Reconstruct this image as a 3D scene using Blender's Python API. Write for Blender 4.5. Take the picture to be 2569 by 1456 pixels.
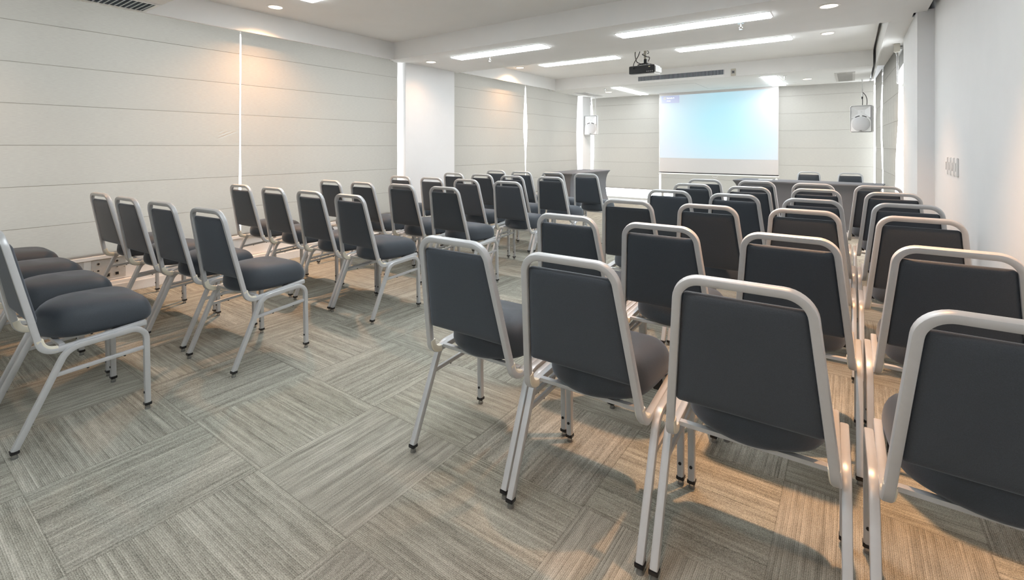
import bpy, bmesh, math, random
from mathutils import Vector, Matrix
random.seed(4)
for o in list(bpy.data.objects): bpy.data.objects.remove(o)
S = bpy.context.scene
C = S.collection
PI = math.pi

# ------------------------------------------------------------------ camera
cam_d = bpy.data.cameras.new('camera')
cam_d.sensor_width = 36.0
cam_d.sensor_fit = 'HORIZONTAL'
cam_d.lens = 36.0 * 1202.13 / 2569.0
cam_d.shift_y = -(728.0 - 367.9) / 2569.0
cam_d.clip_start = 0.02
cam = bpy.data.objects.new('camera', cam_d)
cam.location = (0, 0, 1.3)
cam.rotation_euler = (PI / 2, 0, 0.6169)
C.objects.link(cam)
S.camera = cam
# ------------------------------------------------------------------ world (daylight outside the windows)
W = bpy.data.worlds.new('daylight')
S.world = W
W.use_nodes = True
bg = W.node_tree.nodes['Background']
bg.inputs[0].default_value = (0.93, 0.97, 1.0, 1)
bg.inputs[1].default_value = 5.0
S.view_settings.view_transform = 'Standard'
S.view_settings.look = 'None'
S.view_settings.gamma = 1.0
S.view_settings.use_curve_mapping = False
S.view_settings.exposure = 0.53
# light levels
FLUO = 18.0          # radiance of the fluorescent diffusers
SPOT_W = 105.0        # warm downlights
SPOT_COL = (1.0, 0.53, 0.25)

# ------------------------------------------------------------------ materials
def nt(name):
    m = bpy.data.materials.new(name)
    m.use_nodes = True
    return m, m.node_tree, m.node_tree.nodes['Principled BSDF']

def mat(name, col, rough=0.6, metal=0.0, noise=0.0, nscale=30.0, bump=0.0, spec=0.5, emis=None, estr=0.0, sheen=0.0, stretch=None):
    m, t, b = nt(name)
    b.inputs['Base Color'].default_value = (*col, 1)
    b.inputs['Roughness'].default_value = rough
    b.inputs['Metallic'].default_value = metal
    b.inputs['Specular IOR Level'].default_value = spec
    if sheen:
        b.inputs['Sheen Weight'].default_value = sheen
        b.inputs['Sheen Roughness'].default_value = 0.45
        b.inputs['Sheen Tint'].default_value = (0.75, 0.85, 1.0, 1)
    if emis:
        b.inputs['Emission Color'].default_value = (*emis, 1)
        b.inputs['Emission Strength'].default_value = estr
    if noise or bump:
        tc = t.nodes.new('ShaderNodeTexCoord')
        mp = t.nodes.new('ShaderNodeMapping')
        if stretch: mp.inputs['Scale'].default_value = stretch
        n = t.nodes.new('ShaderNodeTexNoise')
        n.inputs['Scale'].default_value = nscale
        n.inputs['Detail'].default_value = 4
        t.links.new(tc.outputs['Object'], mp.inputs['Vector'])
        t.links.new(mp.outputs['Vector'], n.inputs['Vector'])
        if noise:
            r = t.nodes.new('ShaderNodeMapRange')
            r.inputs['To Min'].default_value = 1 - noise
            r.inputs['To Max'].default_value = 1 + noise
            r.inputs['From Min'].default_value = 0.25
            r.inputs['From Max'].default_value = 0.75
            t.links.new(n.outputs['Fac'], r.inputs['Value'])
            mx = t.nodes.new('ShaderNodeVectorMath')
            mx.operation = 'SCALE'
            mx.inputs[0].default_value = col
            t.links.new(r.outputs['Result'], mx.inputs['Scale'])
            t.links.new(mx.outputs['Vector'], b.inputs['Base Color'])
        if bump:
            bp = t.nodes.new('ShaderNodeBump')
            bp.inputs['Strength'].default_value = bump
            bp.inputs['Distance'].default_value = 0.002
            t.links.new(n.outputs['Fac'], bp.inputs['Height'])
            t.links.new(bp.outputs['Normal'], b.inputs['Normal'])
    return m

M = {}
M['ceil'] = mat('ceiling_paint', (0.86, 0.86, 0.85), 0.9, noise=0.015, nscale=3)
M['wall'] = mat('white_wall_paint', (0.82, 0.82, 0.82), 0.7, noise=0.015, nscale=4)
M['white'] = mat('white_enamel', (0.85, 0.85, 0.84), 0.4)
M['rail'] = mat('white_trunking', (0.86, 0.86, 0.85), 0.35)
M['dark'] = mat('void_dark', (0.05, 0.048, 0.045), 0.9)
M['black'] = mat('black_plastic', (0.012, 0.012, 0.014), 0.35)
M['fabric'] = mat('slate_upholstery', (0.041, 0.050, 0.062), 0.58, noise=0.16, nscale=420, bump=0.35, sheen=0.28, spec=0.42)
M['silver'] = mat('silver_paint', (0.57, 0.58, 0.59), 0.38, metal=0.3, noise=0.02, nscale=60)
M['cream'] = mat('cream_plastic', (0.78, 0.74, 0.62), 0.35)
M['glide'] = mat('clear_glide', (0.55, 0.55, 0.53), 0.08)
M['glide'].node_tree.nodes['Principled BSDF'].inputs['Transmission Weight'].default_value = 0.7
M['cloth'] = mat('grey_stretch_cloth', (0.135, 0.135, 0.142), 0.8, noise=0.06, nscale=200, sheen=0.2)
M['steel'] = mat('brushed_steel', (0.62, 0.61, 0.59), 0.45, metal=0.3, noise=0.05, nscale=40)
M['fin'] = mat('grille_fins', (0.62, 0.66, 0.70), 0.5)
M['void'] = mat('grille_void', (0.03, 0.045, 0.07), 0.8)
M['lit'] = mat('fluorescent_diffuser', (0.9, 0.9, 0.9), 0.6, emis=(0.90, 0.96, 1.0), estr=FLUO)
M['bulb'] = mat('warm_lamp', (0.9, 0.8, 0.7), 0.5, emis=(1.0, 0.80, 0.58), estr=3.5)
M['chrome'] = mat('chrome', (0.8, 0.8, 0.8), 0.15, metal=1.0)
M['speaker'] = mat('white_speaker_shell', (0.82, 0.82, 0.82), 0.45)
M['spkgrille'] = mat('speaker_grille', (0.60, 0.60, 0.61), 0.6, noise=0.05, nscale=300)
M['beige'] = mat('beige_plastic', (0.55, 0.52, 0.45), 0.5)
M['projwhite'] = mat('projector_shell', (0.75, 0.75, 0.74), 0.3)
M['screen'] = mat('screen_cloth', (0.72, 0.70, 0.69), 0.8)
M['frame_al'] = mat('window_frame_paint', (0.55, 0.53, 0.50), 0.5)
M['grey'] = mat('grey_plastic', (0.28, 0.28, 0.28), 0.5)

def glass():
    m = bpy.data.materials.new('window_glass')
    m.use_nodes = True
    t = m.node_tree
    t.nodes.clear()
    o = t.nodes.new('ShaderNodeOutputMaterial')
    mix = t.nodes.new('ShaderNodeMixShader')
    a = t.nodes.new('ShaderNodeBsdfTransparent')
    g = t.nodes.new('ShaderNodeBsdfGlossy')
    g.inputs['Roughness'].default_value = 0.02
    mix.inputs[0].default_value = 0.06
    t.links.new(a.outputs[0], mix.inputs[1])
    t.links.new(g.outputs[0], mix.inputs[2])
    t.links.new(mix.outputs[0], o.inputs[0])
    return m
M['glass'] = glass()

def blind_mat():
    m, t, b = nt('blind_fabric')
    b.inputs['Roughness'].default_value = 0.9
    b.inputs['Specular IOR Level'].default_value = 0.15
    tc = t.nodes.new('ShaderNodeTexCoord')
    mp = t.nodes.new('ShaderNodeMapping')
    mp.inputs['Scale'].default_value = (25, 25, 420)
    n = t.nodes.new('ShaderNodeTexNoise')
    n.inputs['Scale'].default_value = 1.0
    n.inputs['Detail'].default_value = 5
    n2 = t.nodes.new('ShaderNodeTexNoise')
    n2.inputs['Scale'].default_value = 1.6
    t.links.new(tc.outputs['Object'], mp.inputs['Vector'])
    t.links.new(mp.outputs['Vector'], n.inputs['Vector'])
    t.links.new(tc.outputs['Object'], n2.inputs['Vector'])
    r = t.nodes.new('ShaderNodeValToRGB')
    r.color_ramp.elements[0].position = 0.3
    r.color_ramp.elements[0].color = (0.350, 0.342, 0.318, 1)
    r.color_ramp.elements[1].position = 0.7
    r.color_ramp.elements[1].color = (0.395, 0.386, 0.362, 1)
    t.links.new(n.outputs['Fac'], r.inputs['Fac'])
    t.links.new(r.outputs['Color'], b.inputs['Base Color'])
    # a little daylight comes through the weave
    tr = t.nodes.new('ShaderNodeBsdfTranslucent')
    tr.inputs[0].default_value = (0.72, 0.69, 0.63, 1)
    mix = t.nodes.new('ShaderNodeMixShader')
    mix.inputs[0].default_value = 0.032
    out = t.nodes['Material Output']
    t.links.new(b.outputs[0], mix.inputs[1])
    t.links.new(tr.outputs[0], mix.inputs[2])
    t.links.new(mix.outputs[0], out.inputs[0])
    return m
M['blind'] = blind_mat()
M['seam'] = mat('blind_seam', (0.25, 0.24, 0.215), 0.9)

def carpet():
    m, t, b = nt('carpet_tiles')
    b.inputs['Roughness'].default_value = 1.0
    b.inputs['Specular IOR Level'].default_value = 0.05
    N, L = t.nodes, t.links
    def mth(op, a, c=None, d=None):
        n = N.new('ShaderNodeMath')
        n.operation = op
        for i, x in enumerate((a, c, d)):
            if x is None: continue
            if isinstance(x, (int, float)): n.inputs[i].default_value = x
            else: L.new(x, n.inputs[i])
        return n.outputs[0]
    def comb(x, y, z):
        n = N.new('ShaderNodeCombineXYZ')
        for i, q in enumerate((x, y, z)):
            if isinstance(q, (int, float)): n.inputs[i].default_value = q
            else: L.new(q, n.inputs[i])
        return n.outputs[0]
    def noise(v, det=2.0, sc=1.0):
        n = N.new('ShaderNodeTexNoise')
        n.inputs['Scale'].default_value = sc
        n.inputs['Detail'].default_value = det
        L.new(v, n.inputs['Vector'])
        return n.outputs['Fac']
    tc = N.new('ShaderNodeTexCoord')
    sp = N.new('ShaderNodeSeparateXYZ')
    L.new(tc.outputs['Object'], sp.inputs[0])
    T = 0.577
    gx = mth('DIVIDE', mth('ADD', sp.outputs[0], 1.368 + T * 40), T)
    gy = mth('DIVIDE', mth('ADD', sp.outputs[1], -0.98 + T * 40), T)
    cx, cy = mth('FLOOR', gx), mth('FLOOR', gy)
    fx, fy = mth('FRACT', gx), mth('FRACT', gy)
    par = mth('MODULO', mth('ADD', cx, cy), 2.0)          # 1: stripes run along y
    inv = mth('SUBTRACT', 1.0, par)
    cross = mth('ADD', mth('MULTIPLY', par, sp.outputs[0]), mth('MULTIPLY', inv, sp.outputs[1]))
    along = mth('ADD', mth('MULTIPLY', par, sp.outputs[1]), mth('MULTIPLY', inv, sp.outputs[0]))
    rnd = N.new('ShaderNodeTexWhiteNoise')
    rnd.noise_dimensions = '2D'
    L.new(comb(cx, cy, 0.0), rnd.inputs['Vector'])
    seed = mth('MULTIPLY', rnd.outputs['Value'], 37.0)
    yarn = mth('MULTIPLY', mth('FLOOR', mth('DIVIDE', cross, 0.0056)), 0.0056)
    band = noise(comb(mth('MULTIPLY', yarn, 34.0), mth('MULTIPLY', along, 1.2), seed), 1.0)
    blotch = noise(comb(mth('MULTIPLY', yarn, 60.0), mth('MULTIPLY', along, 12.0), mth('ADD', seed, 11.0)), 3.0)
    line = noise(comb(mth('MULTIPLY', yarn, 170.0), mth('MULTIPLY', along, 2.0), seed), 1.0)
    grain = noise(comb(mth('MULTIPLY', cross, 500.0), mth('MULTIPLY', along, 330.0), seed), 2.0)
    rib = mth('SINE', mth('MULTIPLY', cross, 2 * PI / 0.0056))
    v = mth('ADD', mth('MULTIPLY', mth('SUBTRACT', band, 0.5), 0.50), mth('MULTIPLY', mth('SUBTRACT', line, 0.5), 0.80))
    v = mth('ADD', v, mth('MULTIPLY', mth('SUBTRACT', blotch, 0.5), 0.45))
    v = mth('ADD', v, mth('MULTIPLY', mth('SUBTRACT', grain, 0.5), 1.6))
    v = mth('ADD', v, mth('MULTIPLY', rib, 0.10))
    v = mth('ADD', v, mth('MULTIPLY', mth('SUBTRACT', rnd.outputs['Value'], 0.5), 0.06))
    # joints between tiles
    ex = mth('MINIMUM', fx, mth('SUBTRACT', 1.0, fx))
    ey = mth('MINIMUM', fy, mth('SUBTRACT', 1.0, fy))
    e = mth('MINIMUM', ex, ey)
    joint = mth('LESS_THAN', e, 0.0045)
    v = mth('SUBTRACT', mth('ADD', v, 0.5), mth('MULTIPLY', joint, 0.16))
    r = N.new('ShaderNodeValToRGB')
    els = r.color_ramp.elements
    els[0].position = 0.0
    els[0].color = (0.130, 0.127, 0.108, 1)
    els[1].position = 1.0
    els[1].color = (0.60, 0.585, 0.515, 1)
    k = els.new(0.5)
    k.color = (0.345, 0.335, 0.285, 1)
    L.new(v, r.inputs['Fac'])
    L.new(r.outputs['Color'], b.inputs['Base Color'])
    bp = N.new('ShaderNodeBump')
    bp.inputs['Strength'].default_value = 0.35
    bp.inputs['Distance'].default_value = 0.003
    L.new(mth('ADD', rib, mth('MULTIPLY', grain, 2.0)), bp.inputs['Height'])
    L.new(bp.outputs['Normal'], b.inputs['Normal'])
    return m
M['carpet'] = carpet()

def screen_image():
    m, t, b = nt('projected_picture')
    b.inputs['Base Color'].default_value = (0.42, 0.42, 0.42, 1)
    b.inputs['Roughness'].default_value = 0.9
    b.inputs['Specular IOR Level'].default_value = 0.1
    tc = t.nodes.new('ShaderNodeTexCoord')
    mp = t.nodes.new('ShaderNodeMapping')
    mp.inputs['Location'].default_value = (-0.12, 0, -0.05)
    mp.inputs['Scale'].default_value = (0.75, 0.0, 0.85)
    g = t.nodes.new('ShaderNodeTexGradient')
    g.gradient_type = 'SPHERICAL'
    t.links.new(tc.outputs['Object'], mp.inputs['Vector'])
    t.links.new(mp.outputs['Vector'], g.inputs['Vector'])
    r = t.nodes.new('ShaderNodeValToRGB')
    r.color_ramp.elements[0].position = 0.0
    r.color_ramp.elements[0].color = (0.44, 0.54, 0.64, 1)
    r.color_ramp.elements[1].position = 0.75
    r.color_ramp.elements[1].color = (0.20, 0.60, 0.74, 1)
    t.links.new(g.outputs['Fac'], r.inputs['Fac'])
    t.links.new(r.outputs['Color'], b.inputs['Emission Color'])
    b.inputs['Emission Strength'].default_value = 0.60  # cloth itself glows, standing in for the projector's beam
    return m
M['picture'] = screen_image()
M['osd'] = mat('picture_menu_box', (0.45, 0.45, 0.5), 0.9, emis=(0.20, 0.24, 0.38), estr=0.75)  # menu materials glow too, in place of projector light
M['osdtext'] = mat('picture_menu_text', (0.6, 0.6, 0.6), 0.9, emis=(1, 1, 1), estr=0.8)
M['osdicon'] = mat('picture_menu_icon', (0.6, 0.55, 0.3), 0.9, emis=(0.6, 0.55, 0.35), estr=0.5)

# ------------------------------------------------------------------ helpers
def add_box(bm, lo, hi, mi=0, bevel=0.0):
    r = bmesh.ops.create_cube(bm, size=1.0)
    vs = r['verts']
    c = [(a + b) / 2 for a, b in zip(lo, hi)]
    s = [abs(b - a) for a, b in zip(lo, hi)]
    for v in vs:
        v.co = Vector((v.co.x * s[0] + c[0], v.co.y * s[1] + c[1], v.co.z * s[2] + c[2]))
    fs = {f for v in vs for f in v.link_faces}
    for f in fs: f.material_index = mi
    if bevel:
        es = {e for f in fs for e in f.edges}
        r2 = bmesh.ops.bevel(bm, geom=list(es), offset=bevel, segments=2, affect='EDGES', clamp_overlap=True)
        for f in r2['faces']: f.material_index = mi

def add_cyl(bm, c, r, depth, axis='Z', seg=24, mi=0, r2=None):
    rot = {'Z': Matrix.Identity(4), 'X': Matrix.Rotation(PI / 2, 4, 'Y'), 'Y': Matrix.Rotation(PI / 2, 4, 'X')}[axis]
    n0 = len(bm.faces)
    res = bmesh.ops.create_cone(bm, cap_ends=True, segments=seg, radius1=r, radius2=r if r2 is None else r2, depth=depth,
                                matrix=Matrix.Translation(Vector(c)) @ rot)
    for f in {f for v in res['verts'] for f in v.link_faces}: f.material_index = mi

def fillet(pts, radii, n=8):
    pts = [Vector(p) for p in pts]
    out = [pts[0]]
    for i in range(1, len(pts) - 1):
        a, b, c = pts[i - 1], pts[i], pts[i + 1]
        r = radii[i - 1]
        u, w = (a - b).normalized(), (c - b).normalized()
        ang = u.angle(w)
        d = r / math.tan(ang / 2)
        p0, p1 = b + u * d, b + w * d
        ctr = b + (u + w).normalized() * (r / math.sin(ang / 2))
        e0, e1 = (p0 - ctr), (p1 - ctr)
        tot = e0.angle(e1)
        for k in range(n + 1):
            s = k / n
            q = (e0 * math.sin((1 - s) * tot) + e1 * math.sin(s * tot)) / math.sin(tot)
            out.append(ctr + q)
    out.append(pts[-1])
    return out

def rsec(w, h, r=0.005, n=2):
    """rounded rectangle section"""
    o = []
    for cx, cy, a0 in ((w / 2 - r, h / 2 - r, 0), (-w / 2 + r, h / 2 - r, PI / 2), (-w / 2 + r, -h / 2 + r, PI), (w / 2 - r, -h / 2 + r, 1.5 * PI)):
        for k in range(n + 1):
            a = a0 + k / n * PI / 2
            o.append((cx + r * math.cos(a), cy + r * math.sin(a)))
    return o
def csec(r, n=10):
    return [(r * math.cos(2 * PI * k / n), r * math.sin(2 * PI * k / n)) for k in range(n)]

def add_sweep(bm, path, sec, axis0, mi=0, caps=True):
    """sweep a section along a path with parallel transport; axis0 = first section axis at the start"""
    P = [Vector(p) for p in path]
    tans = []
    for i in range(len(P)):
        a = P[max(i - 1, 0)]
        b = P[min(i + 1, len(P) - 1)]
        t = (b - a)
        if 0 < i < len(P) - 1:
            t = (P[i] - P[i - 1]).normalized() + (P[i + 1] - P[i]).normalized()
        tans.append(t.normalized())
    A = Vector(axis0)
    A = (A - tans[0] * A.dot(tans[0])).normalized()
    rings = []
    for i, p in enumerate(P):
        if i:
            q = tans[i - 1].rotation_difference(tans[i])
            A = q @ A
            A = (A - tans[i] * A.dot(tans[i])).normalized()
        B = tans[i].cross(A)
        rings.append([bm.verts.new(p + A * u + B * v) for u, v in sec])
    n = len(sec)
    for i in range(len(rings) - 1):
        for k in range(n):
            f = bm.faces.new((rings[i][k], rings[i][(k + 1) % n], rings[i + 1][(k + 1) % n], rings[i + 1][k]))
            f.material_index = mi
    if caps:
        f = bm.faces.new(list(reversed(rings[0]))); f.material_index = mi
        f = bm.faces.new(rings[-1]); f.material_index = mi

def loft(bm, rings, mi=0, cap0=True, cap1=True):
    R = [[bm.verts.new(p) for p in r] for r in rings]
    n = len(R[0])
    for i in range(len(R) - 1):
        for k in range(n):
            f = bm.faces.new((R[i][k], R[i][(k + 1) % n], R[i + 1][(k + 1) % n], R[i + 1][k]))
            f.material_index = mi
    if cap0: bm.faces.new(list(reversed(R[0]))).material_index = mi
    if cap1: bm.faces.new(R[-1]).material_index = mi

def obj(name, bm, mats, parent=None, loc=None, rz=0.0, smooth=True, ang=38):
    bmesh.ops.recalc_face_normals(bm, faces=bm.faces)
    me = bpy.data.meshes.new(name)
    if smooth:
        for f in bm.faces: f.smooth = True
        lim = math.radians(ang)
        for e in bm.edges:
            if len(e.link_faces) == 2 and e.calc_face_angle(0.0) > lim: e.smooth = False
    bm.to_mesh(me)
    bm.free()
    for m in (mats if isinstance(mats, (list, tuple)) else [mats]):
        me.materials.append(M[m] if isinstance(m, str) else m)
    o = bpy.data.objects.new(name, me)
    C.objects.link(o)
    if parent: o.parent = parent
    if loc is not None: o.location = loc
    if rz: o.rotation_euler = (0, 0, rz)
    return o

def thing(name, label, cat, loc=(0, 0, 0), rz=0.0, group=None):
    o = bpy.data.objects.new(name, None)
    o.empty_display_size = 0.1
    C.objects.link(o)
    o.location = loc
    o.rotation_euler = (0, 0, rz)
    tag(o, label, cat, group)
    return o
def tag(o, label, cat, group=None):
    o['label'] = label
    o['category'] = cat
    if group: o['group'] = group
    return o
def box_obj(name, lo, hi, m, parent=None, bevel=0.0):
    """box mesh whose origin is its own base centre"""
    c = Vector(((lo[0] + hi[0]) / 2, (lo[1] + hi[1]) / 2, lo[2]))
    bm = bmesh.new()
    add_box(bm, Vector(lo) - c, Vector(hi) - c, 0, bevel)
    return obj(name, bm, m, parent, c)
def struct(name, lo, hi, m, bevel=0.0):
    o = box_obj(name, lo, hi, m, None, bevel)
    o['kind'] = 'structure'
    return o
def multi(name, boxes, m, kind='structure', parent=None, bevel=0.0, origin=(0, 0, 0)):
    bm = bmesh.new()
    O = Vector(origin)
    for b in boxes:
        add_box(bm, Vector(b[0]) - O, Vector(b[1]) - O, b[2] if len(b) > 2 else 0, bevel)
    o = obj(name, bm, m, parent, O)
    if kind and not parent: o['kind'] = kind
    return o

# ------------------------------------------------------------------ room shell
ZS, ZC = 2.51, 2.745            # soffit and recess heights
YB, YR = 11.03, -3.2            # screen wall, wall behind the viewer
XL, XR = -5.37, 0.60            # blind plane left, wall plane right
fl = bmesh.new()
add_box(fl, (-6.0, YR - 0.2, -0.05), (1.0, YB + 0.5, 0.0))
o = obj('floor', fl, 'carpet'); o['kind'] = 'structure'

# ceiling: roof slab, recess panels, soffit beams and side boxes are one plasterboard ceiling
cb = []
cb.append(((-6.0, YR - 0.2, 2.86), (1.0, YB + 0.5, 2.92)))                    # slab
cb.append(((-5.2, 1.61, ZC), (0.548, 4.49, 2.80)))                           # recess 1
cb.append(((-5.2, 5.91, ZC), (0.26, 8.93, 2.80)))                            # recess 2
cb.append(((-5.2, YR, ZC), (0.548, 0.15, 2.80)))                             # recess behind
cb.append(((-5.2, 0.15, ZS), (0.548, 1.61, 2.859)))                          # beam 0
cb.append(((-5.3, 4.49, ZS), (0.548, 5.64, 2.859)))                          # beam 1
cb.append(((-5.3, 5.64, ZS), (0.457, 5.91, 2.859)))
cb.append(((-5.6, 8.93, ZS), (0.26, YB + 0.02, 2.859)))                      # soffit by the screen
cb.append(((-5.6, 4.60, ZS + 0.005), (-5.3, 5.905, 2.859)))                  # over the left column
cb.append(((-5.235, YR, ZS), (-5.2, 4.49, 2.859)))                           # left box faces
cb.append(((-5.6, YR, ZS + 0.12), (-5.235, 4.60, 2.859)))
cb.append(((-5.235, 5.91, ZS), (-5.2, 8.93, 2.859)))
cb.append(((-5.6, 5.905, ZS + 0.12), (-5.235, 8.93, 2.859)))
multi('ceiling', cb, 'ceil')
# right curtain box
multi('trim_1', [((0.292, 5.92, ZS), (0.312, YB, 2.859)), ((0.312, 5.92, ZS + 0.02), (0.62, 9.15, ZS + 0.035))], 'ceil')
# access panel joints in the soffit over the screen
bm = bmesh.new()
for a, b_ in (((-2.445, 9.47), (-2.441, 10.50)), ((-2.445, 10.50), (-0.85, 10.504)), ((-3.60, 9.44), (-2.445, 9.444))):
    add_box(bm, (a[0], a[1], ZS - 0.0008), (b_[0], b_[1], ZS + 0.002))
o = obj('trim_2', bm, 'grey'); o['kind'] = 'structure'

# walls
struct('wall_right', (XR, YR, 0), (XR + 0.2, 5.64, 2.859), 'wall')
struct('wall_rear', (-6.0, YR - 0.15, 0), (1.0, YR, 2.859), 'wall')
multi('wall_right_pier', [((0.481, 5.64, 0), (0.95, 7.05, ZS + 0.018))], 'wall')
multi('wall_right_window', [((0.62, 7.05, 0), (0.95, 11.4, 0.3)), ((0.525, 7.05, 2.34), (0.95, 11.4, 2.859)), ((0.62, 5.7, 2.55), (0.95, 7.05, 2.859))], 'wall')  # lintel brought forward to shade the curtain box underside
# left: columns, sill wall, lintel
multi('wall_left', [((-6.0, YR, 0), (-5.42, 10.44, 0.30)), ((-6.0, YR, 2.62), (-5.60, YB, 2.859)),
                    ((-6.0, YR, 0.3), (-5.42, -2.6, 2.62))], 'wall')
struct('wall_left_column', (-6.0, 4.753, 0), (-5.255, 5.795, ZS + 0.004), 'wall')
struct('wall_left_pier', (-6.0, 10.44, 0), (-5.31, 10.87, ZS + 0.001), 'wall')
# screen wall: narrow threshold and lintel round the tall windows
multi('wall_back', [((-6.0, YB + 0.12, 0), (0.95, YB + 0.4, 0.008)), ((-6.0, YB + 0.12, 2.50), (0.95, YB + 0.4, 2.859)),
                    ((-6.0, 10.88, 0), (-5.75, YB + 0.4, 2.859))], 'wall')

# windows: frames and glass behind the blinds
def window(name, axis, p, a0, a1, z0, z1, n):
    bm = bmesh.new()
    w = 0.025
    def bx(u0, u1, q0, q1, d=0.025):
        if axis == 'X': add_box(bm, (p - d, u0, q0), (p + d, u1, q1))
        else: add_box(bm, (u0, p - d, q0), (u1, p + d, q1))
    bx(a0, a1, z0, z0 + 2 * w); bx(a0, a1, z1 - 2 * w, z1)
    for k in range(n + 1):
        u = a0 + (a1 - a0) * k / n
        bx(max(u - w, a0), min(u + w, a1), z0 + 2 * w, z1 - 2 * w)
    f = obj(name, bm, 'frame_al'); f['kind'] = 'structure'
    g = bmesh.new()
    if axis == 'X': add_box(g, (p - 0.003, a0 + w, z0 + w), (p + 0.003, a1 - w, z1 - w))
    else: add_box(g, (a0 + w, p - 0.003, z0 + w), (a1 - w, p + 0.003, z1 - w))
    obj('window_pane', g, 'glass', f)
window('window_1', 'X', -5.66, -2.6, 4.70, 0.30, 2.62, 4)
window('window_2', 'X', -5.66, 5.80, 10.43, 0.30, 2.62, 3)
window('window_3', 'Y', YB + 0.22, -5.74, 0.6, 0.008, 2.50, 3)
window('window_4', 'X', 0.72, 7.10, 11.1, 0.30, 2.34, 2)

# left sill, cable trunking and baseboard
def seg(x0, x1, z0, z1): return ((x0, -2.6, z0), (x1, 4.745, z1))
multi('trim_3', [seg(-5.44, -5.345, 0.315, 0.345), seg(-5.42, -5.365, 0.115, 0.315)], 'rail', bevel=0.002)
multi('baseboard_left', [seg(-5.42, -5.31, 0.0, 0.112), seg(-5.31, -5.295, 0.0, 0.085)], 'rail', bevel=0.003)
multi('trim_4', [((-5.44, 5.80, 0.315), (-5.345, 10.43, 0.345)), ((-5.42, 5.80, 0.115), (-5.365, 10.43, 0.315))], 'rail', bevel=0.002)
multi('baseboard_left_far', [((-5.42, 5.80, 0.0), (-5.30, 10.43, 0.112))], 'rail', bevel=0.003)
box_obj('baseboard_right', (XR - 0.015, YR, 0.0), (XR, 5.64, 0.08), 'rail')['kind'] = 'structure'

# socket plates on the trunking
def socket_plate(y0, y1, label, holes):
    t = thing('socket_plate', label, 'socket plate', (-5.365, (y0 + y1) / 2, 0.13))
    w = (y1 - y0) / 2
    bm = bmesh.new(); add_box(bm, (0, -w, 0), (0.006, w, 0.18), 0, 0.001)
    obj('plate', bm, 'steel', t)
    for (hy, hz, s, kind) in holes:
        h = bmesh.new()
        if kind == 'round':
            add_cyl(h, (0.009, hy, hz), s, 0.008, 'X', 16, 0)
            add_cyl(h, (0.011, hy, hz), s * 0.6, 0.008, 'X', 16, 1)
        else:
            add_box(h, (0.005, hy - s, hz - s), (0.012, hy + s, hz + s), 0, 0.001)
            add_box(h, (0.011, hy - s * .7, hz - s * .7), (0.0135, hy + s * .7, hz + s * .7), 1)
        obj('socket', h, ['chrome', 'black'], t)
    bm = bmesh.new()
    for sy in (-1, 1):
        add_cyl(bm, (0.008, sy * (w - 0.012), 0.09), 0.004, 0.004, 'X', 10)
    obj('screw', bm, 'chrome', t)
socket_plate(1.0, 1.225, 'blank steel plate on the white trunking below the left blind', [])
socket_plate(1.275, 1.515, 'steel plate of audio and data sockets below the left blind',
             [(-0.075, 0.145, 0.014, 'round'), (0.055, 0.15, 0.014, 'round'), (-0.075, 0.03, 0.016, 'sq'), (-0.01, 0.035, 0.018, 'sq'), (0.055, 0.04, 0.016, 'sq'),
              (-0.075, 0.085, 0.008, 'sq'), (-0.01, 0.095, 0.009, 'round'), (0.055, 0.10, 0.009, 'round')])

# ------------------------------------------------------------------ blinds
def blind(label, p0, p1, z0, z1, seams, curve=None, name='roman_blind', bulge=0.0):
    """blind sheet from plan point p0 to p1; curve(zn)-> (d0,d1) shift of the two side edges"""
    p0, p1 = Vector(p0), Vector(p1)
    mid = (p0 + p1) / 2
    d = (p1 - p0)
    L = d.length
    d.normalize()
    nrm = Vector((d.y, -d.x)) if True else None       # left of travel direction flipped = into the room
    zs = [(z0, 0.0, 0)]
    for s in sorted(seams):
        if z0 + 0.05 < s < z1 - 0.02:
            zs += [(s - 0.12, 0.003, 0), (s - 0.003, 0.001, 0), (s - 0.0014, -0.0005, 1), (s + 0.0014, -0.0005, 1), (s + 0.003, 0.001, 0), (s + 0.06, 0.003, 0), (s + 0.15, 0.003, 0)]
    zs.append((z1, 0.0, 0))
    zs.sort(key=lambda q: q[0])
    bm = bmesh.new()
    nu = 24
    grid = []
    for z, off, k in zs:
        row = []
        zn = (z - z0) / (z1 - z0)
        e0, e1 = curve(zn) if curve else (0, 0)
        for i in range(nu + 1):
            u = e0 + (L + e1 - e0) * i / nu
            w = off + bulge * math.sin(PI * zn) * 0 + 0.0015 * math.sin(i * 1.7 + z * 9)
            q = p0 + d * u + nrm * w - mid
            row.append(bm.verts.new((q.x, q.y, z - z0)))
        grid.append(row)
    for j in range(len(grid) - 1):
        mi = 1 if (zs[j][2] == 1 and zs[j + 1][2] == 1) else 0
        for i in range(nu):
            f = bm.faces.new((grid[j][i], grid[j][i + 1], grid[j + 1][i + 1], grid[j + 1][i]))
            f.material_index = mi
    geo = bmesh.ops.solidify(bm, geom=bm.faces[:], thickness=0.004)
    t = thing(name, label, 'blind', (mid.x, mid.y, z0))
    obj('blind_fabric', bm, ['blind', 'seam'], t)
    b2 = bmesh.new()
    a = p0 - mid; b = p1 - mid
    q = -nrm * 0.012
    add_sweep(b2, [(a.x + q.x, a.y + q.y, 0.012), (b.x + q.x, b.y + q.y, 0.012)], rsec(0.02, 0.008, 0.003), (0, 0, 1))
    obj('bottom_rail', b2, 'blind', t)
    b3 = bmesh.new()
    q = -nrm * 0.03
    add_sweep(b3, [(a.x + q.x, a.y + q.y, z1 - z0 - 0.03), (b.x + q.x, b.y + q.y, z1 - z0 - 0.03)], rsec(0.03, 0.03, 0.006), (0, 0, 1))
    obj('head_rail', b3, 'white', t)
    return t
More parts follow.
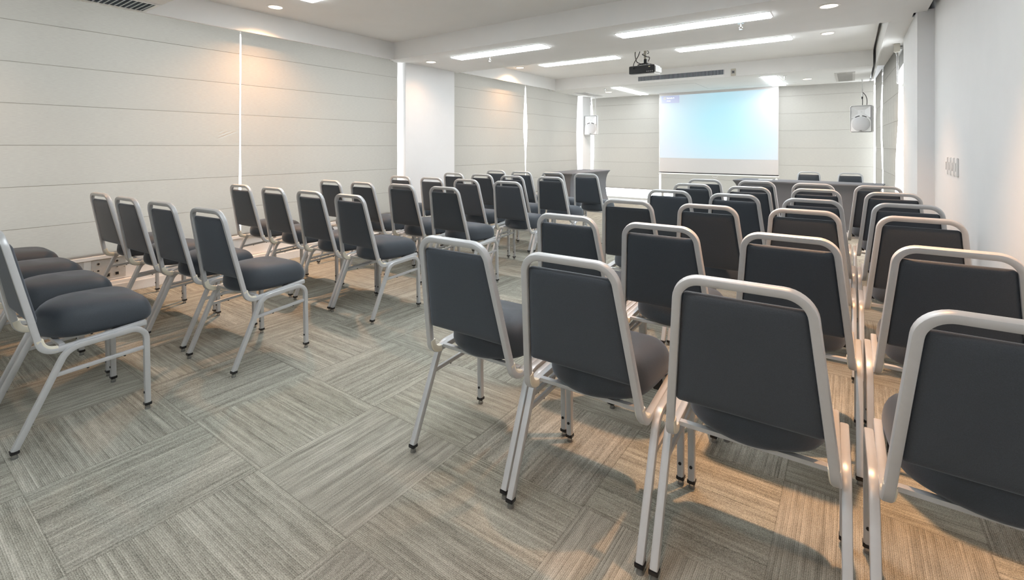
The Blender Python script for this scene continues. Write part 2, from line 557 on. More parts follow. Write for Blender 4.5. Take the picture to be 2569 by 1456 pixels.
SL = [0.647, 0.98, 1.31, 1.642, 1.968, 2.295]
SB = [0.58, 0.925, 1.27, 1.62, 1.96, 2.31]
g = lambda a, c, w: a * math.exp(-((c) / w) ** 2)
blind('wide beige blind on the left wall, nearest the viewer, behind the closest chairs', (XL, -2.55), (XL, 2.512), 0.345, 2.62, SL,
      lambda z: (0, -0.010 + 0.008 * z - 0.02 * max(0, 0.45 - z)))
blind('beige blind on the left wall just before the white column', (XL, 2.522), (XL, 4.700), 0.345, 2.62, SL,
      lambda z: (0.002 * math.sin(9 * z), -0.008 * math.sin(PI * z) + 0.004))
blind('beige blind on the left wall just past the white column', (XL, 5.80), (XL, 8.015), 0.345, 2.62, SL,
      lambda z: (0, 0.014 - 0.070 * math.exp(-((z - 0.62) / 0.22) ** 2)))
blind('beige blind in the far left corner behind the draped side table', (XL, 8.055), (XL, 10.20), 0.345, 2.60, SL,
      lambda z: (-0.012 + 0.060 * math.exp(-((z - 0.60) / 0.24) ** 2), 0.13 - 0.10 * math.sin(PI * min(1, z * 0.95))))
blind('beige blind on the screen wall left of the projection screen', (-3.640, YB), (-5.350, YB), 0.285, 2.56, SB,
      lambda z: (0.0, -0.06 * math.sin(PI * min(1, z * 1.05)) * 1.0))
blind('long beige blind on the screen wall, behind and right of the projection screen', (0.33, YB), (-3.600, YB), 0.285, 2.56, SB,
      lambda z: (0, 0))
blind('bowed beige blind on the right wall nearest the white pier', (0.398, 9.50), (0.462, 7.50), 0.30, 2.53, SB,
      lambda z: (0.10 * math.sin(2.4 * PI * z), -0.32 * math.exp(-((z - 0.25) / 0.28) ** 2) + 0.10 * z))
blind('narrow beige blind on the right wall beside the hanging speaker', (0.350, 10.85), (0.386, 9.62), 0.30, 2.53, SB,
      lambda z: (0.02, 0.14 * math.sin(2.4 * PI * z)))
# roller bracket at the near end of the right blind
t = thing('blind_bracket', 'small cream roller bracket under the right curtain box', 'bracket', (0.44, 7.34, 2.35))
bm = bmesh.new(); add_box(bm, (-0.03, -0.03, 0.08), (0.03, 0.03, 0.178), 0, 0.004)
obj('housing', bm, 'beige', t)
bm = bmesh.new()
add_sweep(bm, [(-0.012, 0, 0.09), (0.0, 0, 0.03), (0.004, 0, -0.3)], csec(0.004, 6), (1, 0, 0))
add_sweep(bm, [(0.018, 0, 0.09), (0.010, 0, 0.03), (0.008, 0, -0.3)], csec(0.004, 6), (1, 0, 0))
obj('pull_chain', bm, 'chrome', t)

# ------------------------------------------------------------------ lamps
def fluo(x0, x1, y0, y1, z, label):
    c = ((x0 + x1) / 2, (y0 + y1) / 2, z)
    t = thing('ceiling_light', label, 'light', c, 0, 'fluorescent ceiling lights')
    hx, hy = (x1 - x0) / 2, (y1 - y0) / 2
    bm = bmesh.new()
    e = 0.012
    for lo, hi in (((-hx - e, -hy - e, -.004), (hx + e, -hy, 0)), ((-hx - e, hy, -.004), (hx + e, hy + e, 0)),
                   ((-hx - e, -hy, -.004), (-hx, hy, 0)), ((hx, -hy, -.004), (hx + e, hy, 0))):
        add_box(bm, lo, hi)
    obj('frame', bm, 'white', t)
    bm = bmesh.new(); add_box(bm, (-hx, -hy, -0.013), (hx, hy, -0.0005), 0, 0.003)  # dropped below the ceiling so its glowing sides brighten the plasterboard
    obj('diffuser', bm, 'lit', t)
fluo(-2.067, -0.61, 4.84, 5.038, ZS, 'long fluorescent panel, largest and brightest, upper right of ceiling')
fluo(-4.41, -2.99, 4.80, 5.013, ZS, 'long fluorescent panel on the near beam, left of the projector')
fluo(-2.13, -0.655, 7.19, 7.41, ZC, 'long fluorescent panel in the recess, right above the projector')
fluo(-4.50, -3.067, 7.16, 7.385, ZC, 'long fluorescent panel in the recess, left behind the projector')
fluo(-4.02, -3.82, 9.18, 10.81, ZS, 'fluorescent panel pointing at the screen wall, left of the screen')
fluo(-1.285, -1.05, 9.26, 10.75, ZS, 'fluorescent panel pointing at the screen wall, right of the air grille')
fluo(-4.39, -2.95, 2.54, 2.75, ZC, 'fluorescent panel at the top edge of the photo')
fluo(-2.07, -0.62, 2.54, 2.75, ZC, 'fluorescent panel overhead above the front rows of chairs')
fluo(-2.07, -0.62, 0.35, 0.55, ZS, 'fluorescent panel directly above the viewer')
fluo(-2.07, -0.62, -2.0, -1.8, ZC, 'fluorescent panel behind the viewer on the right')

def downlight(x, y, z, label, w=1.0, ang=100):
    t = thing('downlight', label, 'downlight', (x, y, z), 0, 'warm recessed downlights')
    bm = bmesh.new()
    r0, r1 = 0.066, 0.084
    n = 32
    loft(bm, [[(r0 * math.cos(2 * PI * k / n), r0 * math.sin(2 * PI * k / n), -0.001) for k in range(n)],
              [(r0 * math.cos(2 * PI * k / n), r0 * math.sin(2 * PI * k / n), -0.006) for k in range(n)],
              [(r1 * math.cos(2 * PI * k / n), r1 * math.sin(2 * PI * k / n), -0.003) for k in range(n)],
              [(r1 * math.cos(2 * PI * k / n), r1 * math.sin(2 * PI * k / n), -0.0005) for k in range(n)]], 0, False, False)
    obj('trim_ring', bm, 'white', t)
    bm = bmesh.new(); add_cyl(bm, (0, 0, -0.003), 0.065, 0.004, 'Z', 32)
    obj('lamp', bm, 'bulb', t)
    l = bpy.data.lights.new('downlight_beam', 'SPOT')
    l.energy = SPOT_W * w
    l.color = SPOT_COL
    l.spot_size = math.radians(ang)
    l.spot_blend = 1.0
    l.shadow_soft_size = 0.035
    lo = bpy.data.objects.new('downlight_beam', l)
    C.objects.link(lo)
    lo.parent = t
    lo.location = (0, 0, -0.012)
downlight(-4.86, 2.626, ZC, 'warm downlight near the left wall, nearest, in the recess above the blinds', 1.8, 134)
downlight(-4.90, 4.91, ZS, 'warm downlight on the near beam in front of the white column', 0.14, 130)
downlight(-4.95, 7.23, ZC, 'warm downlight near the left wall in the recess past the column', 0.95, 146)
downlight(-4.40, 9.91, ZS, 'warm downlight near the left speaker', 0.6, 120)
downlight(-0.65, 10.03, ZS, 'warm downlight between the right panel and the square ceiling vent', 0.6)
downlight(-0.25, 7.30, ZC, 'warm downlight on the right side in the recess behind the beam')
downlight(-0.16, 4.93, ZS, 'warm downlight on the near beam at the top right', 1.0, 84)
downlight(-0.13, 2.52, ZC, 'warm downlight overhead above the right block of chairs', 2.2, 78)
downlight(-0.20, 0.45, ZS, 'warm downlight above and behind the viewer on the right', 0.55, 84)
downlight(-4.86, 0.45, ZS, 'warm downlight at the left wall above the nearest left chairs', 0.35, 104)

def sprinkler(x, y, z, label):
    t = thing('sprinkler', label, 'sprinkler', (x, y, z), 0, 'ceiling sprinklers')
    bm = bmesh.new(); add_cyl(bm, (0, 0, -0.003), 0.03, 0.006, 'Z', 20)
    obj('escutcheon', bm, 'chrome', t)
    bm = bmesh.new()
    add_cyl(bm, (0, 0, -0.02), 0.009, 0.03, 'Z', 12)
    add_sweep(bm, fillet([(-0.004, 0, -0.03), (-0.016, 0, -0.045), (-0.004, 0, -0.062)], [0.008], 4), csec(0.003, 6), (0, 1, 0))
    add_sweep(bm, fillet([(0.004, 0, -0.03), (0.016, 0, -0.045), (0.004, 0, -0.062)], [0.008], 4), csec(0.003, 6), (0, 1, 0))
    add_cyl(bm, (0, 0, -0.064), 0.018, 0.003, 'Z', 16)
    obj('sprinkler_head', bm, 'chrome', t)
sprinkler(-3.98, 5.10, ZS, 'small chrome sprinkler beside the fluorescent panel left of the projector')
sprinkler(-0.886, 5.12, ZS, 'small chrome sprinkler beside the largest fluorescent panel')
sprinkler(-4.20, 9.28, ZS, 'small chrome sprinkler by the far left ceiling vent')
sprinkler(-0.93, 9.34, ZS, 'small chrome sprinkler right of the panel by the air grille')

# ------------------------------------------------------------------ vents
def vent(x0, x1, y0, y1, z, label, along='X', n=30, slat='grey', border=0.028, fm='white'):
    c = Vector(((x0 + x1) / 2, (y0 + y1) / 2, z))
    t = thing('ceiling_vent', label, 'vent', c)
    hx, hy = (x1 - x0) / 2, (y1 - y0) / 2
    bm = bmesh.new()
    e = border
    for lo, hi in (((-hx, -hy, -.008), (hx, -hy + e, 0)), ((-hx, hy - e, -.008), (hx, hy, 0)),
                   ((-hx, -hy + e, -.008), (-hx + e, hy - e, 0)), ((hx - e, -hy + e, -.008), (hx, hy - e, 0))):
        add_box(bm, lo, hi)
    obj('frame', bm, fm, t)
    bm = bmesh.new(); add_box(bm, (-hx + e, -hy + e, -0.0015), (hx - e, hy - e, -0.0005))
    obj('backing', bm, 'void' if slat == 'white' else 'grey', t)
    bm = bmesh.new()
    for k in range(n):
        if along == 'X':
            y = -hy + e + (k + .5) * (2 * hy - 2 * e) / n
            add_box(bm, (-hx + e, y - 0.0035, -0.008), (hx - e, y + 0.0035, -0.0016))
        else:
            x = -hx + e + (k + .5) * (2 * hx - 2 * e) / n
            add_box(bm, (x - 0.0035, -hy + e, -0.008), (x + 0.0035, hy - e, -0.0016))
    obj('slat_panel', bm, 'fin' if slat == 'white' else 'steel', t)
vent(-5.17, -4.80, 0.30, 1.60, ZS, 'white ceiling air vent cut by the top left edge', 'X', 34, 'white')
vent(-5.12, -4.82, 9.62, 10.62, ZS, 'long grey ceiling vent above the left speaker', 'X', 60, 'grey', 0.02)
vent(-0.235, 0.045, 9.50, 10.74, ZS, 'grey ceiling vent with steel frame above the right speaker', 'X', 60, 'grey', 0.035, 'steel')

# long air grille on the face of the far beam
t = thing('air_grille', 'long air conditioning grille with dark slots above the screen', 'air grille', (-2.585, 8.93, 2.535))
bm = bmesh.new()
hx, H = 0.80, 0.125
for lo, hi in (((-hx, -.008, 0), (hx, 0, .02)), ((-hx, -.008, H - .02), (hx, 0, H)), ((-hx, -.008, .02), (-hx + .03, 0, H - .02)), ((hx - .03, -.008, .02), (hx, 0, H - .02))):
    add_box(bm, lo, hi)
obj('frame', bm, 'white', t)
bm = bmesh.new(); add_box(bm, (-hx + .03, -.002, .02), (hx - .03, -.0005, H - .02))
obj('backing', bm, 'void', t)
bm = bmesh.new()
nf = 66
for k in range(nf):
    x = -hx + .03 + (k + .5) * (2 * hx - .06) / nf
    add_box(bm, (x - .0035, -.009, .02), (x + .0035, -.003, H - .02))
obj('fin_panel', bm, 'fin', t)
bm = bmesh.new()
for x in (-.62, .57):
    add_cyl(bm, (x, -.009, .008), .003, .003, 'Y', 8); add_cyl(bm, (x, -.009, H - .008), .003, .003, 'Y', 8)
obj('screw', bm, 'black', t)
t = thing('thermostat', 'small beige wall thermostat right of the long air grille', 'thermostat', (-1.662, 8.93, 2.515))
bm = bmesh.new(); add_box(bm, (-.038, -.018, 0), (.038, 0, .125), 0, .003)
obj('housing', bm, 'beige', t)
bm = bmesh.new(); add_box(bm, (-.026, -.021, .04), (.026, -.017, .095), 0, .001); add_box(bm, (-.014, -.023, .055), (.014, -.02, .078), 1)
obj('display', bm, ['grey', 'black'], t)

# light switches on the right wall
for k, nm in enumerate(('nearest the viewer', 'second nearest the viewer', 'second nearest the pier', 'nearest the pier')):
    t = thing('light_switch', 'white slim switch plate on the right wall, ' + nm, 'switch', (XR, 4.50 + 0.135 * k, 1.09), 0, 'switch plates on the right wall')
    bm = bmesh.new(); add_box(bm, (-.012, -.035, 0), (0, .035, .13), 0, .003)
    obj('plate', bm, 'white', t)
    bm = bmesh.new(); add_box(bm, (-.018, -.014, .035), (-.011, .014, .095), 0, .002)
    obj('rocker', bm, 'white', t)

# ------------------------------------------------------------------ projection screen
YS = 10.90
t = thing('projection_screen', 'white pull-down projection screen showing a pale cyan picture', 'projection screen', (-2.395, YS, 0.66))
hx = 1.20
bm = bmesh.new(); add_box(bm, (-hx, 0, 0.055), (hx, 0.004, 1.849))
obj('screen_fabric', bm, 'screen', t)
bm = bmesh.new()
bm.faces.new([bm.verts.new(p) for p in ((-hx + .012, 0, -.70), (hx - .012, 0, -.715), (hx - .012, 0, .72), (-hx + .012, 0, .705))])
pic = obj('projected_picture', bm, 'picture', t, (0, -0.001, 1.085))
bm = bmesh.new(); add_box(bm, (0, -.002, 0), (.40, -.0005, .165))
osd = obj('picture_menu', bm, 'osd', pic, (-hx + .05, 0, .535))
osd['label'] = 'grey menu box in the corner of the picture'
def text_obj(body, size, loc, m, parent):
    cu = bpy.data.curves.new('txt', 'FONT')
    cu.body = body
    cu.size = size
    cu.extrude = 0.0004
    to = bpy.data.objects.new('txt', cu)
    C.objects.link(to)
    dg = bpy.context.evaluated_depsgraph_get()
    me = bpy.data.meshes.new_from_object(to.evaluated_get(dg))
    bpy.data.objects.remove(to)
    me.transform(Matrix.Rotation(PI / 2, 4, 'X'))
    me.materials.clear()
    me.materials.append(M[m])
    o = bpy.data.objects.new('lettering', me)
    C.objects.link(o)
    o.parent = parent
    o.location = loc
    return o
bm = bmesh.new()
for k, (u, v) in enumerate(((0, 0), (.028, .0), (.014, .022), (.042, .022), (.028, -.022))):
    add_box(bm, (.045 + u, -.004, .105 + v), (.062 + u, -.0025, .118 + v))
obj('input_icon', bm, 'osdicon', pic, (-hx + .05, 0, .535))
text_obj('Entrada-A', .042, (-hx + .17, -.004, .535 + .102), 'osdtext', pic)
text_obj('Auto', .042, (-hx + .17, -.004, .535 + .040), 'osdtext', pic)
bm = bmesh.new(); add_box(bm, (-hx, -.003, .048), (hx, .006, .066))
obj('black_border', bm, 'black', t)
bm = bmesh.new(); add_sweep(bm, [(-hx - .01, 0, .026), (hx + .01, 0, .026)], csec(.020, 14), (0, 0, 1))
obj('weight_bar', bm, 'white', t)
bm = bmesh.new()
add_sweep(bm, fillet([(-.05, 0, .01), (-.035, 0, -.022), (.035, 0, -.022), (.05, 0, .01)], [.012, .012], 5), csec(.005, 8), (0, 1, 0))
obj('pull_handle', bm, 'white', t)

# ------------------------------------------------------------------ projector
t = thing('ceiling_projector', 'white ceiling projector with black back panel on a short pole', 'projector', (-2.44, 6.78, 2.332))
bm = bmesh.new(); add_box(bm, (-.165, -.125, 0), (.165, .125, .10), 0, .018)
for v in bm.verts:
    if v.co.z < .05 and v.co.y > 0: v.co.z += .012
obj('body', bm, 'projwhite', t)
bm = bmesh.new(); add_box(bm, (-.158, -.132, .008), (.158, -.12, .094), 0, .005)
obj('rear_panel', bm, 'black', t)
bm = bmesh.new()
for k in range(4): add_box(bm, (.06 + .022 * k, -.134, .02), (.073 + .022 * k, -.131, .03), 0)
add_box(bm, (.085, -.1335, .072), (.105, -.131, .078), 1)
obj('rear_ports', bm, ['grey', 'osdicon'], t)
bm = bmesh.new(); add_box(bm, (.163, -.10, .045), (.167, .10, .05), 0)
obj('side_groove', bm, 'white', t)
bm = bmesh.new(); add_cyl(bm, (.08, .13, .055), .028, .03, 'Y', 24, 0); add_cyl(bm, (.08, .146, .055), .022, .004, 'Y', 24, 1)
obj('lens', bm, ['grey', 'glide'], t)
bm = bmesh.new()
add_cyl(bm, (0, 0, .125), .055, .012, 'Z', 20)
add_cyl(bm, (0, 0, .155), .022, .05, 'Z', 16)
for a in range(4):
    an = a * PI / 2 + .5
    add_sweep(bm, [(.02 * math.cos(an), .02 * math.sin(an), .13), (.09 * math.cos(an), .07 * math.sin(an), .118), (.10 * math.cos(an), .078 * math.sin(an), .098)], csec(.007, 8), (0, 0, 1))
obj('mount_arms', bm, 'black', t)
bm = bmesh.new(); add_cyl(bm, (0, 0, .2450), .021, .144, 'Z', 20)
obj('pole', bm, 'beige', t)
t.scale = (1.18, 1.18, 1.30)
def wire(pts, r, m, parent, name='cable'):
    bm = bmesh.new()
    P = [Vector(p) for p in pts]
    out = []
    for i in range(len(P) - 1):                # Catmull-Rom
        a, b, c, d = P[max(i - 1, 0)], P[i], P[i + 1], P[min(i + 2, len(P) - 1)]
        for k in range(8):
            s = k / 8
            out.append(0.5 * ((2 * b) + (c - a) * s + (2 * a - 5 * b + 4 * c - d) * s * s + (3 * b - a - 3 * c + d) * s ** 3))
    out.append(P[-1])
    add_sweep(bm, out, csec(r, 8), (0.3, 1, 0.2))
    return obj(name, bm, m, parent)
wire([(-.10, -.02, .315), (-.11, -.03, .29), (-.115, -.04, .23), (-.08, -.08, .15), (-.03, -.10, .12), (.0, -.08, .115)], .005, 'black', t)
wire([(-.06, -.02, .315), (-.055, -.03, .28), (-.07, -.06, .21), (-.095, -.135, .12), (-.10, -.14, .06)], .005, 'black', t)
wire([(-.03, -.02, .315), (.0, -.035, .29), (.035, -.035, .27), (.03, .03, .25), (-.03, .0, .24), (-.02, -.04, .225), (.03, -.045, .20), (.06, -.02, .19), (.04, -.01, .15)], .0045, 'black', t)

# ------------------------------------------------------------------ speakers
def speaker(x, y, z, rz, label, name='wall_speaker'):
    t = thing(name, label, 'speaker', (x, y, z), rz)
    w, h, d = .165, .48, .27
    # shell: rounded box narrowing to the back, slightly domed top and bottom edges
    bm = bmesh.new()
    def ring(yy, sx, sz, r=.03, n=4):
        o = []
        for cx, cz, a0 in ((1, 1, 0), (-1, 1, PI / 2), (-1, -1, PI), (1, -1, 1.5 * PI)):
            for k in range(n + 1):
                a = a0 + k / n * PI / 2
                o.append((cx * (w * sx - r) + r * math.cos(a), yy, h / 2 + cz * (h / 2 * sz - r) + r * math.sin(a)))
        return o
    loft(bm, [ring(-d / 2 + .030, .93, .95), ring(-d / 2 + .006, .945, .962), ring(-d / 2 + .0, .965, .975), ring(-d / 2 + .004, .985, .988), ring(-d / 2 + .016, 1, 1), ring(-.02, .98, .99), ring(d / 2 - .02, .70, .86), ring(d / 2, .64, .82)], 0)
    obj('shell', bm, 'speaker', t)
    yf = -d / 2 + .010
    # horn: pyramid recess drawn as four raised flares
    bm = bmesh.new()
    def poly(pts):
        bm.faces.new([bm.verts.new(p) for p in pts])
    cz = .365
    yo = -d / 2 - .004
    th = [(-.02, yo + .046, cz - .012), (.02, yo + .046, cz - .012), (.02, yo + .046, cz + .012), (-.02, yo + .046, cz + .012)]
    ou = [(-.138, yo, .262), (.138, yo, .262), (.138, yo, .455), (-.138, yo, .455)]
    ob = [(x_, -d / 2 + .034, z_) for x_, y_, z_ in ou]
    for k in range(4):
        poly([ou[k], ou[(k + 1) % 4], th[(k + 1) % 4], th[k]])
        poly([ob[k], ob[(k + 1) % 4], ou[(k + 1) % 4], ou[k]])
    poly(th)
    obj('horn', bm, 'speaker', t, smooth=False)
    bm = bmesh.new(); add_box(bm, (-.013, yo + .034, cz - .012), (.013, yo + .044, cz + .012), 0, .002); add_box(bm, (-.007, yo + .032, cz - .006), (.007, yo + .035, cz + .006), 1)
    obj('badge', bm, ['grey', 'white'], t)
    # arched baffle above the woofer, with two slots
    bm = bmesh.new()
    pts = []
    for k in range(17):
        a = PI * k / 16
        pts.append((.148 * math.cos(a), .17 + .135 * math.sin(a)))
    peak = [(.148, .02)] + pts + [(-.148, .02)]
    fr = [(px, yf - .014, pz + .022 * max(0, 1 - abs(px) / .07)) for px, pz in peak]
    bk = [(px, yf + .03, pz + .022 * max(0, 1 - abs(px) / .07)) for px, pz in peak]
    loft(bm, [bk, fr], 0)
    obj('baffle', bm, 'speaker', t)
    bm = bmesh.new()
    for s in (-1, 1):
        P = []
        for k in range(9):
            a = math.radians(55 + 28 * k / 8)
            P.append((s * .143 * math.cos(a), yf - .0155, .155 + .138 * math.sin(a)))
        add_sweep(bm, P, rsec(.004, .014, .0018), (0, 1, 0))
    obj('port_slot', bm, 'black', t)
    bm = bmesh.new()
    n = 40
    rr = [(.132, -.013), (.130, -.022), (.11, -.030), (.07, -.036), (.02, -.038)]
    loft(bm, [[(r_ * math.cos(2 * PI * k / n), yf + q, .150 + r_ * .97 * math.sin(2 * PI * k / n)) for k in range(n)] for r_, q in rr], 0)
    obj('woofer_grille', bm, 'spkgrille', t)
    bm = bmesh.new(); add_box(bm, (-.017, yf - .034, .028), (.017, yf - .026, .042), 0, .002)
    obj('logo_badge', bm, 'grey', t)
    bm = bmesh.new()
    add_box(bm, (-.03, d / 2 - .01, .16), (.03, d / 2 + .06, .30), 0, .004)
    obj('wall_bracket', bm, 'grey', t)
    return t
sp = speaker(-5.17, 10.66, 1.575, math.radians(12), 'white wall speaker in the far left corner with cables above')
wire([(-.02, .05, .47), (-.03, .07, .60), (-.055, .08, .80), (-.06, .08, .93)], .006, 'grey', sp)
bm = bmesh.new(); add_cyl(bm, (.07, .06, .70), .009, .46, 'Z', 12)
obj('conduit', bm, 'white', sp)
sp = speaker(.158, 10.52, 1.545, math.radians(-12), 'white wall speaker at the right end of the screen wall')
wire([(-.015, .05, .47), (-.015, .06, .56), (-.02, .06, .64)], .006, 'black', sp)
wire([(.05, .05, .47), (.05, .06, .58), (.03, .06, .66), (-.01, .06, .72)], .006, 'black', sp)
bm = bmesh.new(); add_cyl(bm, (-.02, .06, .68), .015, .07, 'Z', 12, 0); add_cyl(bm, (-.02, .06, .63), .012, .05, 'Z', 12, 1)
obj('connector', bm, ['white', 'black'], sp)
bm = bmesh.new()
hel = [(-.02 + .009 * math.cos(k * .9), .06 + .009 * math.sin(k * .9), .71 + k * .0023) for k in range(109)]
add_sweep(bm, hel, csec(.004, 6), (0, 0, 1))
obj('coiled_cord', bm, 'white', sp)

# ------------------------------------------------------------------ draped tables
def table(x, y, rz, hx, hy, h, label, name='draped_table'):
    t = thing(name, label, 'table', (x, y, 0), rz)
    bm = bmesh.new()
    rings = []
    def ring(z, ins):
        # rectangle with 12 points a side, sides pulled in more than corners
        o = []
        n = 12
        cs = [(-hx, -hy), (hx, -hy), (hx, hy), (-hx, hy)]
        for k in range(4):
            a, b = Vector(cs[k]), Vector(cs[(k + 1) % 4])
            nn = Vector((-(b - a).y, (b - a).x)).normalized()
            for i in range(n):
                s = i / n
                p = a.lerp(b, s)
                c = min(s, 1 - s)
                p += nn * ins * (0.75 + 0.25 * math.sin(PI * s))
                # corner pull
                e = max(0, 1 - c / 0.08)
                p += (-(p.normalized()) * 0.0) * e
                p.x = max(-hx + ins * .9, min(hx - ins * .9, p.x))
                p.y = max(-hy + ins * .7, min(hy - ins * .7, p.y))
                o.append((p.x, p.y, z))
        return o
    prof = [(h, 0.012), (h - .004, 0.0), (h - .018, 0.0), (h - .03, .012), (h - .06, .035), (h - .11, .058), (h - .19, .078), (h - .30, .088), (h * .42, .085), (h * .22, .065), (h * .08, .035), (.012, .02)]
    loft(bm, [ring(z, i) for z, i in prof][::-1], 0, True, True)
    obj('table_cover', bm, 'cloth', t)
    for sx in (-1, 1):
        for sy in (-1, 1):
            b2 = bmesh.new(); add_cyl(b2, (sx * (hx - .05), sy * (hy - .05), .006), .02, .012, 'Z', 12)
            obj('table_foot', b2, 'black', t)
    return t
table(-4.93, 9.50, 0, .335, .93, .755, 'long narrow table under a grey stretch cover along the far left wall')
table(-.600, 8.74, math.radians(-6.0), .975, .30, .755, 'speaker table under a grey stretch cover in front of two chairs')
# paper and clicker on the speaker table
box_obj('paper_sheet', (-1.27, 8.80, .7555), (-1.06, 8.95, .757), 'white')
tag(bpy.data.objects['paper_sheet'], 'white sheet of paper on the left end of the speaker table', 'paper')
bm = bmesh.new(); add_cyl(bm, (0, 0, .014), .022, .028, 'Z', 16, 0, .012)
o = obj('table_clicker', bm, 'white', None, (-1.00, 8.85, .755))
tag(o, 'small white round device on the speaker table below the screen', 'device')

# ------------------------------------------------------------------ chair prototype
def chair_proto():
    root = bpy.data.objects.new('banquet_chair', None)
    C.objects.link(root)
    sec = rsec(.025, .025, .005, 2)
    # --- seat cushion
    bm = bmesh.new()
    def outline(s, z, n=44):
        o = []
        for k in range(n):
            a = 2 * PI * k / n
            ca, sa = math.cos(a), math.sin(a)
            e = 2 / (3.6 + 1.6 * sa)
            ux = math.copysign(abs(ca) ** e, ca)
            uy = math.copysign(abs(sa) ** e, sa)
            yy = uy                                  # -1 rear .. 1 front
            hw = .200 + .020 * yy - .006 * max(0, -yy) ** 2
            lift = max(0.0, min(1.0, (z - .45) / .06))
            o.append((ux * hw * s, .311 + uy * .211 * s, z - .006 * yy * lift))
        return o
    prof = [(.60, .417), (.78, .418), (.88, .422), (.945, .430), (.985, .441), (1.0, .454), (1.0, .466), (.992, .482), (.972, .501), (.938, .519), (.885, .535), (.81, .548), (.70, .558), (.56, .565), (.36, .570), (.12, .573)]
    loft(bm, [outline(s, z) for s, z in prof], 0)
    obj('seat', bm, 'fabric', root)
    # --- backrest pad
    yc = lambda z: .063 - .212 * (z - .53)
    bm = bmesh.new()
    def pad(ins, n):
        zt, zb, xt, xb = .884, .528, .1550, .1930
        zc, hz = (zt + zb) / 2, (zt - zb) / 2
        o = []
        m = 5
        rc = .014
        rc = max(rc - ins * .3, .008)
        for sx, sz, a0 in ((1, 1, 0), (-1, 1, PI / 2), (-1, -1, PI), (1, -1, 1.5 * PI)):
            for k in range(m + 1):
                a = a0 + k / m * PI / 2
                z = zc + sz * (hz - ins - rc) + rc * math.sin(a)
                zz = zc + sz * (hz - ins)
                f = (z - zb) / (zt - zb)
                hw = xb + (xt - xb) * f - ins
                x = sx * (hw - rc) + rc * math.cos(a)
                o.append((x, yc(z) + n, z))
            # mid edge points
            if sx == 1 and sz == 1 or sx == -1 and sz == -1:
                pass
        return o
    rings = [pad(.09, -.0075), pad(.05, -.0070), pad(.022, -.0055), pad(.010, -.0030), pad(.003, .002), pad(0, .008), pad(0, .014), pad(.005, .020), pad(.016, .025), pad(.045, .029), pad(.09, .031)]
    loft(bm, rings, 0)
    obj('backrest', bm, 'fabric', root)
    # --- back frame, continuing forward as the seat rails
    xp = lambda z: .204 + .105 * (.53 - z)
    zt = .9255
    pts = [(-.213, .47, .424), (-.217, .092, .397), (-xp(zt), yc(zt), zt), (xp(zt), yc(zt), zt), (.217, .092, .397), (.213, .47, .424)]
    path = fillet(pts, [.055, .068, .068, .055], 9)
    bm = bmesh.new()
    add_sweep(bm, path, sec, (1, 0, 0))
    obj('back_frame', bm, 'silver', root)
    # cream clips hugging the inner bend
    for s in (-1, 1):
        i0 = 1 if s < 0 else len(path) - 11
        arc = path[i0:i0 + 10]
        bm = bmesh.new()
        P = []
        for p in arc:
            P.append(p + Vector((-s * .0022, .0035, .0028)))
        # extend a little up the post
        ext = (Vector((0, yc(.50) - yc(.40), .10))).normalized()
        up = P[-1] + ext * .012 if s < 0 else P[0] + ext * .012
        P = P + [up] if s < 0 else [up] + P
        add_sweep(bm, P, rsec(.0285, .0285, .006, 2), (1, 0, 0))
        obj('corner_clip', bm, 'cream', root)
    # --- legs: each side is a bent tube, split at the crown
    for s in (-1, 1):
        X = s * .2385
        lp = fillet([(X, .004, .030), (X, .170, .402), (X, .463, .414), (X, .470, .030)], [.075, .062], 9)
        mid = (lp[10] + lp[11]) / 2
        for nm, P in (('leg', lp[:11] + [mid]), ('leg', [mid] + lp[11:])):
            bm = bmesh.new()
            add_sweep(bm, P, sec, (1, 0, 0))
            rear = P[0].z < .1
            q = P[0] if rear else P[-1]
            # small black stacking stud on the inner side
            yy = q.y + (.040 if rear else -.0)
            zz = q.z + (.09 if rear else .055)
            if rear: add_cyl(bm, (X - s * .0, yy + .013, zz), .005, .007, 'Y', 8, 1)
            else: add_cyl(bm, (X, yy - .0135, zz), .006, .006, 'Y', 8, 1)
            lg = obj(nm, bm, ['silver', 'black'], root)
            bm = bmesh.new()
            add_box(bm, (X - .0145, q.y - .0145, .020), (X + .0145, q.y + .0145, .034), 0, .002)
            add_cyl(bm, (X, q.y, .010), .0125, .020, 'Z', 14, 1, .009)
            obj('foot', bm, ['black', 'glide'], lg)
        bm = bmesh.new()
        add_sweep(bm, [(X, .122, .297), (X, .462, .311)], rsec(.014, .018, .003, 2), (1, 0, 0))
        for f in (.35, .75):
            add_cyl(bm, (X, .122 + .34 * f, .297 + .014 * f - .011), .005, .006, 'Z', 8, 1)
        obj('stretcher', bm, ['silver', 'black'], root)
        bm = bmesh.new(); add_box(bm, (s * .170, .345, .398), (s * .198, .372, .432), 0, .002)
        obj('stacking_bumper', bm, 'black', root)
    bm = bmesh.new()
    add_box(bm, (-.202, .15, .405), (.202, .17, .418))
    obj('cross_bar', bm, 'silver', root)
    bm = bmesh.new(); add_box(bm, (-.202, .42, .410), (.202, .44, .423))
    obj('cross_bar', bm, 'silver', root)
    return root

proto = chair_proto()
used = [False]
def place_chair(x, y, rz, label, group, scale=1.0):
    if not used[0]:
        used[0] = True
        r = proto
    else:
        r = proto.copy()
        C.objects.link(r)
        for ch in list(proto.children):
            c = ch.copy(); C.objects.link(c); c.parent = r
            for gch in list(ch.children):
                q = gch.copy(); C.objects.link(q); q.parent = c
    r.location = (x, y, 0)
    r.rotation_euler = (0, 0, rz)
    r.scale = (scale, scale, scale)
    tag(r, label, 'chair', group)
    return r

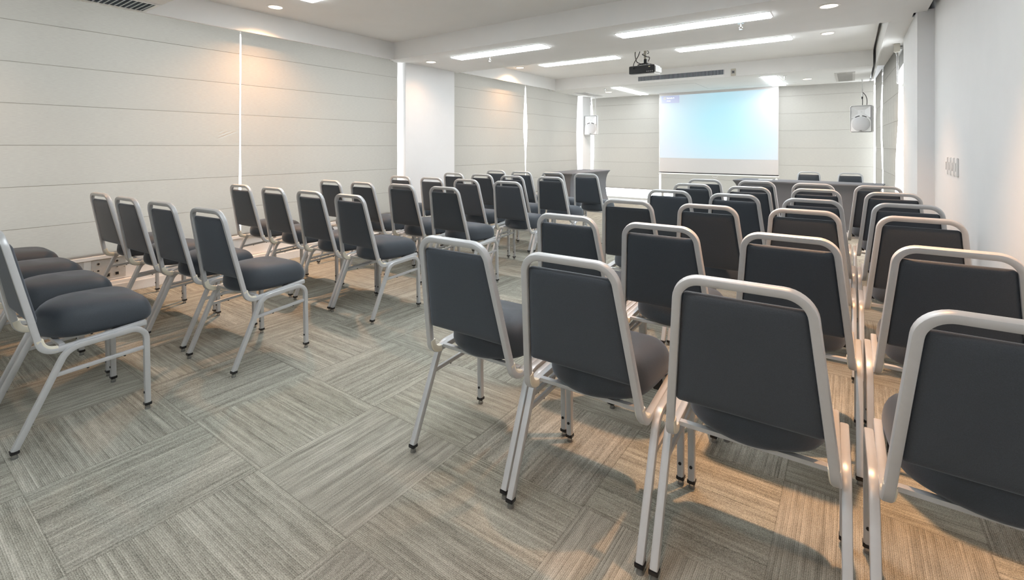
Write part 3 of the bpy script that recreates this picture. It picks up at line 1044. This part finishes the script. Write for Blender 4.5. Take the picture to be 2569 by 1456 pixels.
ORD = ['nearest', 'second', 'third', 'fourth', 'fifth', 'sixth', 'farthest']
LEFT = [
 [(-4.83, .42, .02), (-4.24, .42, .02), (-3.67, .42, .02), (-3.082, .42, .018)],
 [(-4.80, 1.21, .07), (-4.25, 1.22, .07), (-3.70, 1.25, .08), (-3.08, 1.271, .09)],
 [(-4.75, 2.24, .04), (-4.18, 2.25, .03), (-3.61, 2.25, .02), (-3.10, 2.26, .015)],
 [(-4.58, 3.09, .02), (-4.065, 3.11, .02), (-3.55, 3.17, .02), (-2.995, 3.18, .02)],
 [(-4.545, 4.04, .02), (-4.03, 4.06, .02), (-3.495, 4.06, .02), (-2.93, 4.06, .02)],
 [(-4.49, 4.95, .01), (-3.965, 4.92, .01), (-3.452, 4.88, .01), (-2.94, 4.95, .01)],
 [(-4.47, 5.89, .01), (-3.93, 5.79, .01), (-3.42, 5.82, .0), (-2.91, 5.83, .0)],
]
RIGHT = [
 [(-1.2855, 1.422, .019), (-.765, 1.408, .024), (-.245, 1.422, .03), (.290, 1.445, .02)],
 [(-1.24, 2.26, .01), (-.733, 2.23, .01), (-.212, 2.27, .01), (.300, 2.30, .01)],
 [(-1.245, 3.12, .01), (-.735, 3.15, .01), (-.226, 3.23, .01), (.285, 3.21, .01)],
 [(-1.245, 4.03, .01), (-.735, 3.98, .01), (-.225, 3.91, .01), (.285, 3.91, .01)],
 [(-1.275, 4.85, .01), (-.763, 4.79, .01), (-.25, 4.84, .01), (.262, 4.80, .01)],
 [(-1.335, 5.59, .01), (-.823, 5.63, .01), (-.311, 5.55, .01), (.197, 5.56, .01)],
]
LS = ['beside the left wall', 'second from the left wall', 'second from the aisle', 'on the aisle']
RS = ['on the aisle', 'second from the aisle', 'second from the right wall', 'beside the right wall']
for i, row in enumerate(LEFT):
    for j, (x, y, a) in enumerate(row):
        place_chair(x, y, a, 'slate chair in the %s row of the left block, %s' % (ORD[i], LS[j]), 'banquet chairs in the left block')
for i, row in enumerate(RIGHT):
    for j, (x, y, a) in enumerate(row):
        nm = 'farthest' if i == 5 else ORD[i]
        place_chair(x, y, a, 'slate chair in the %s row of the right block, %s' % (nm, RS[j]), 'banquet chairs in the right block')
place_chair(-.60, 9.60, PI - .04, 'slate chair facing the room behind the speaker table, left of the two', 'chairs behind the speaker table', .93)
place_chair(-.02, 9.53, PI - .06, 'slate chair facing the room behind the speaker table, right of the two', 'chairs behind the speaker table', .93)
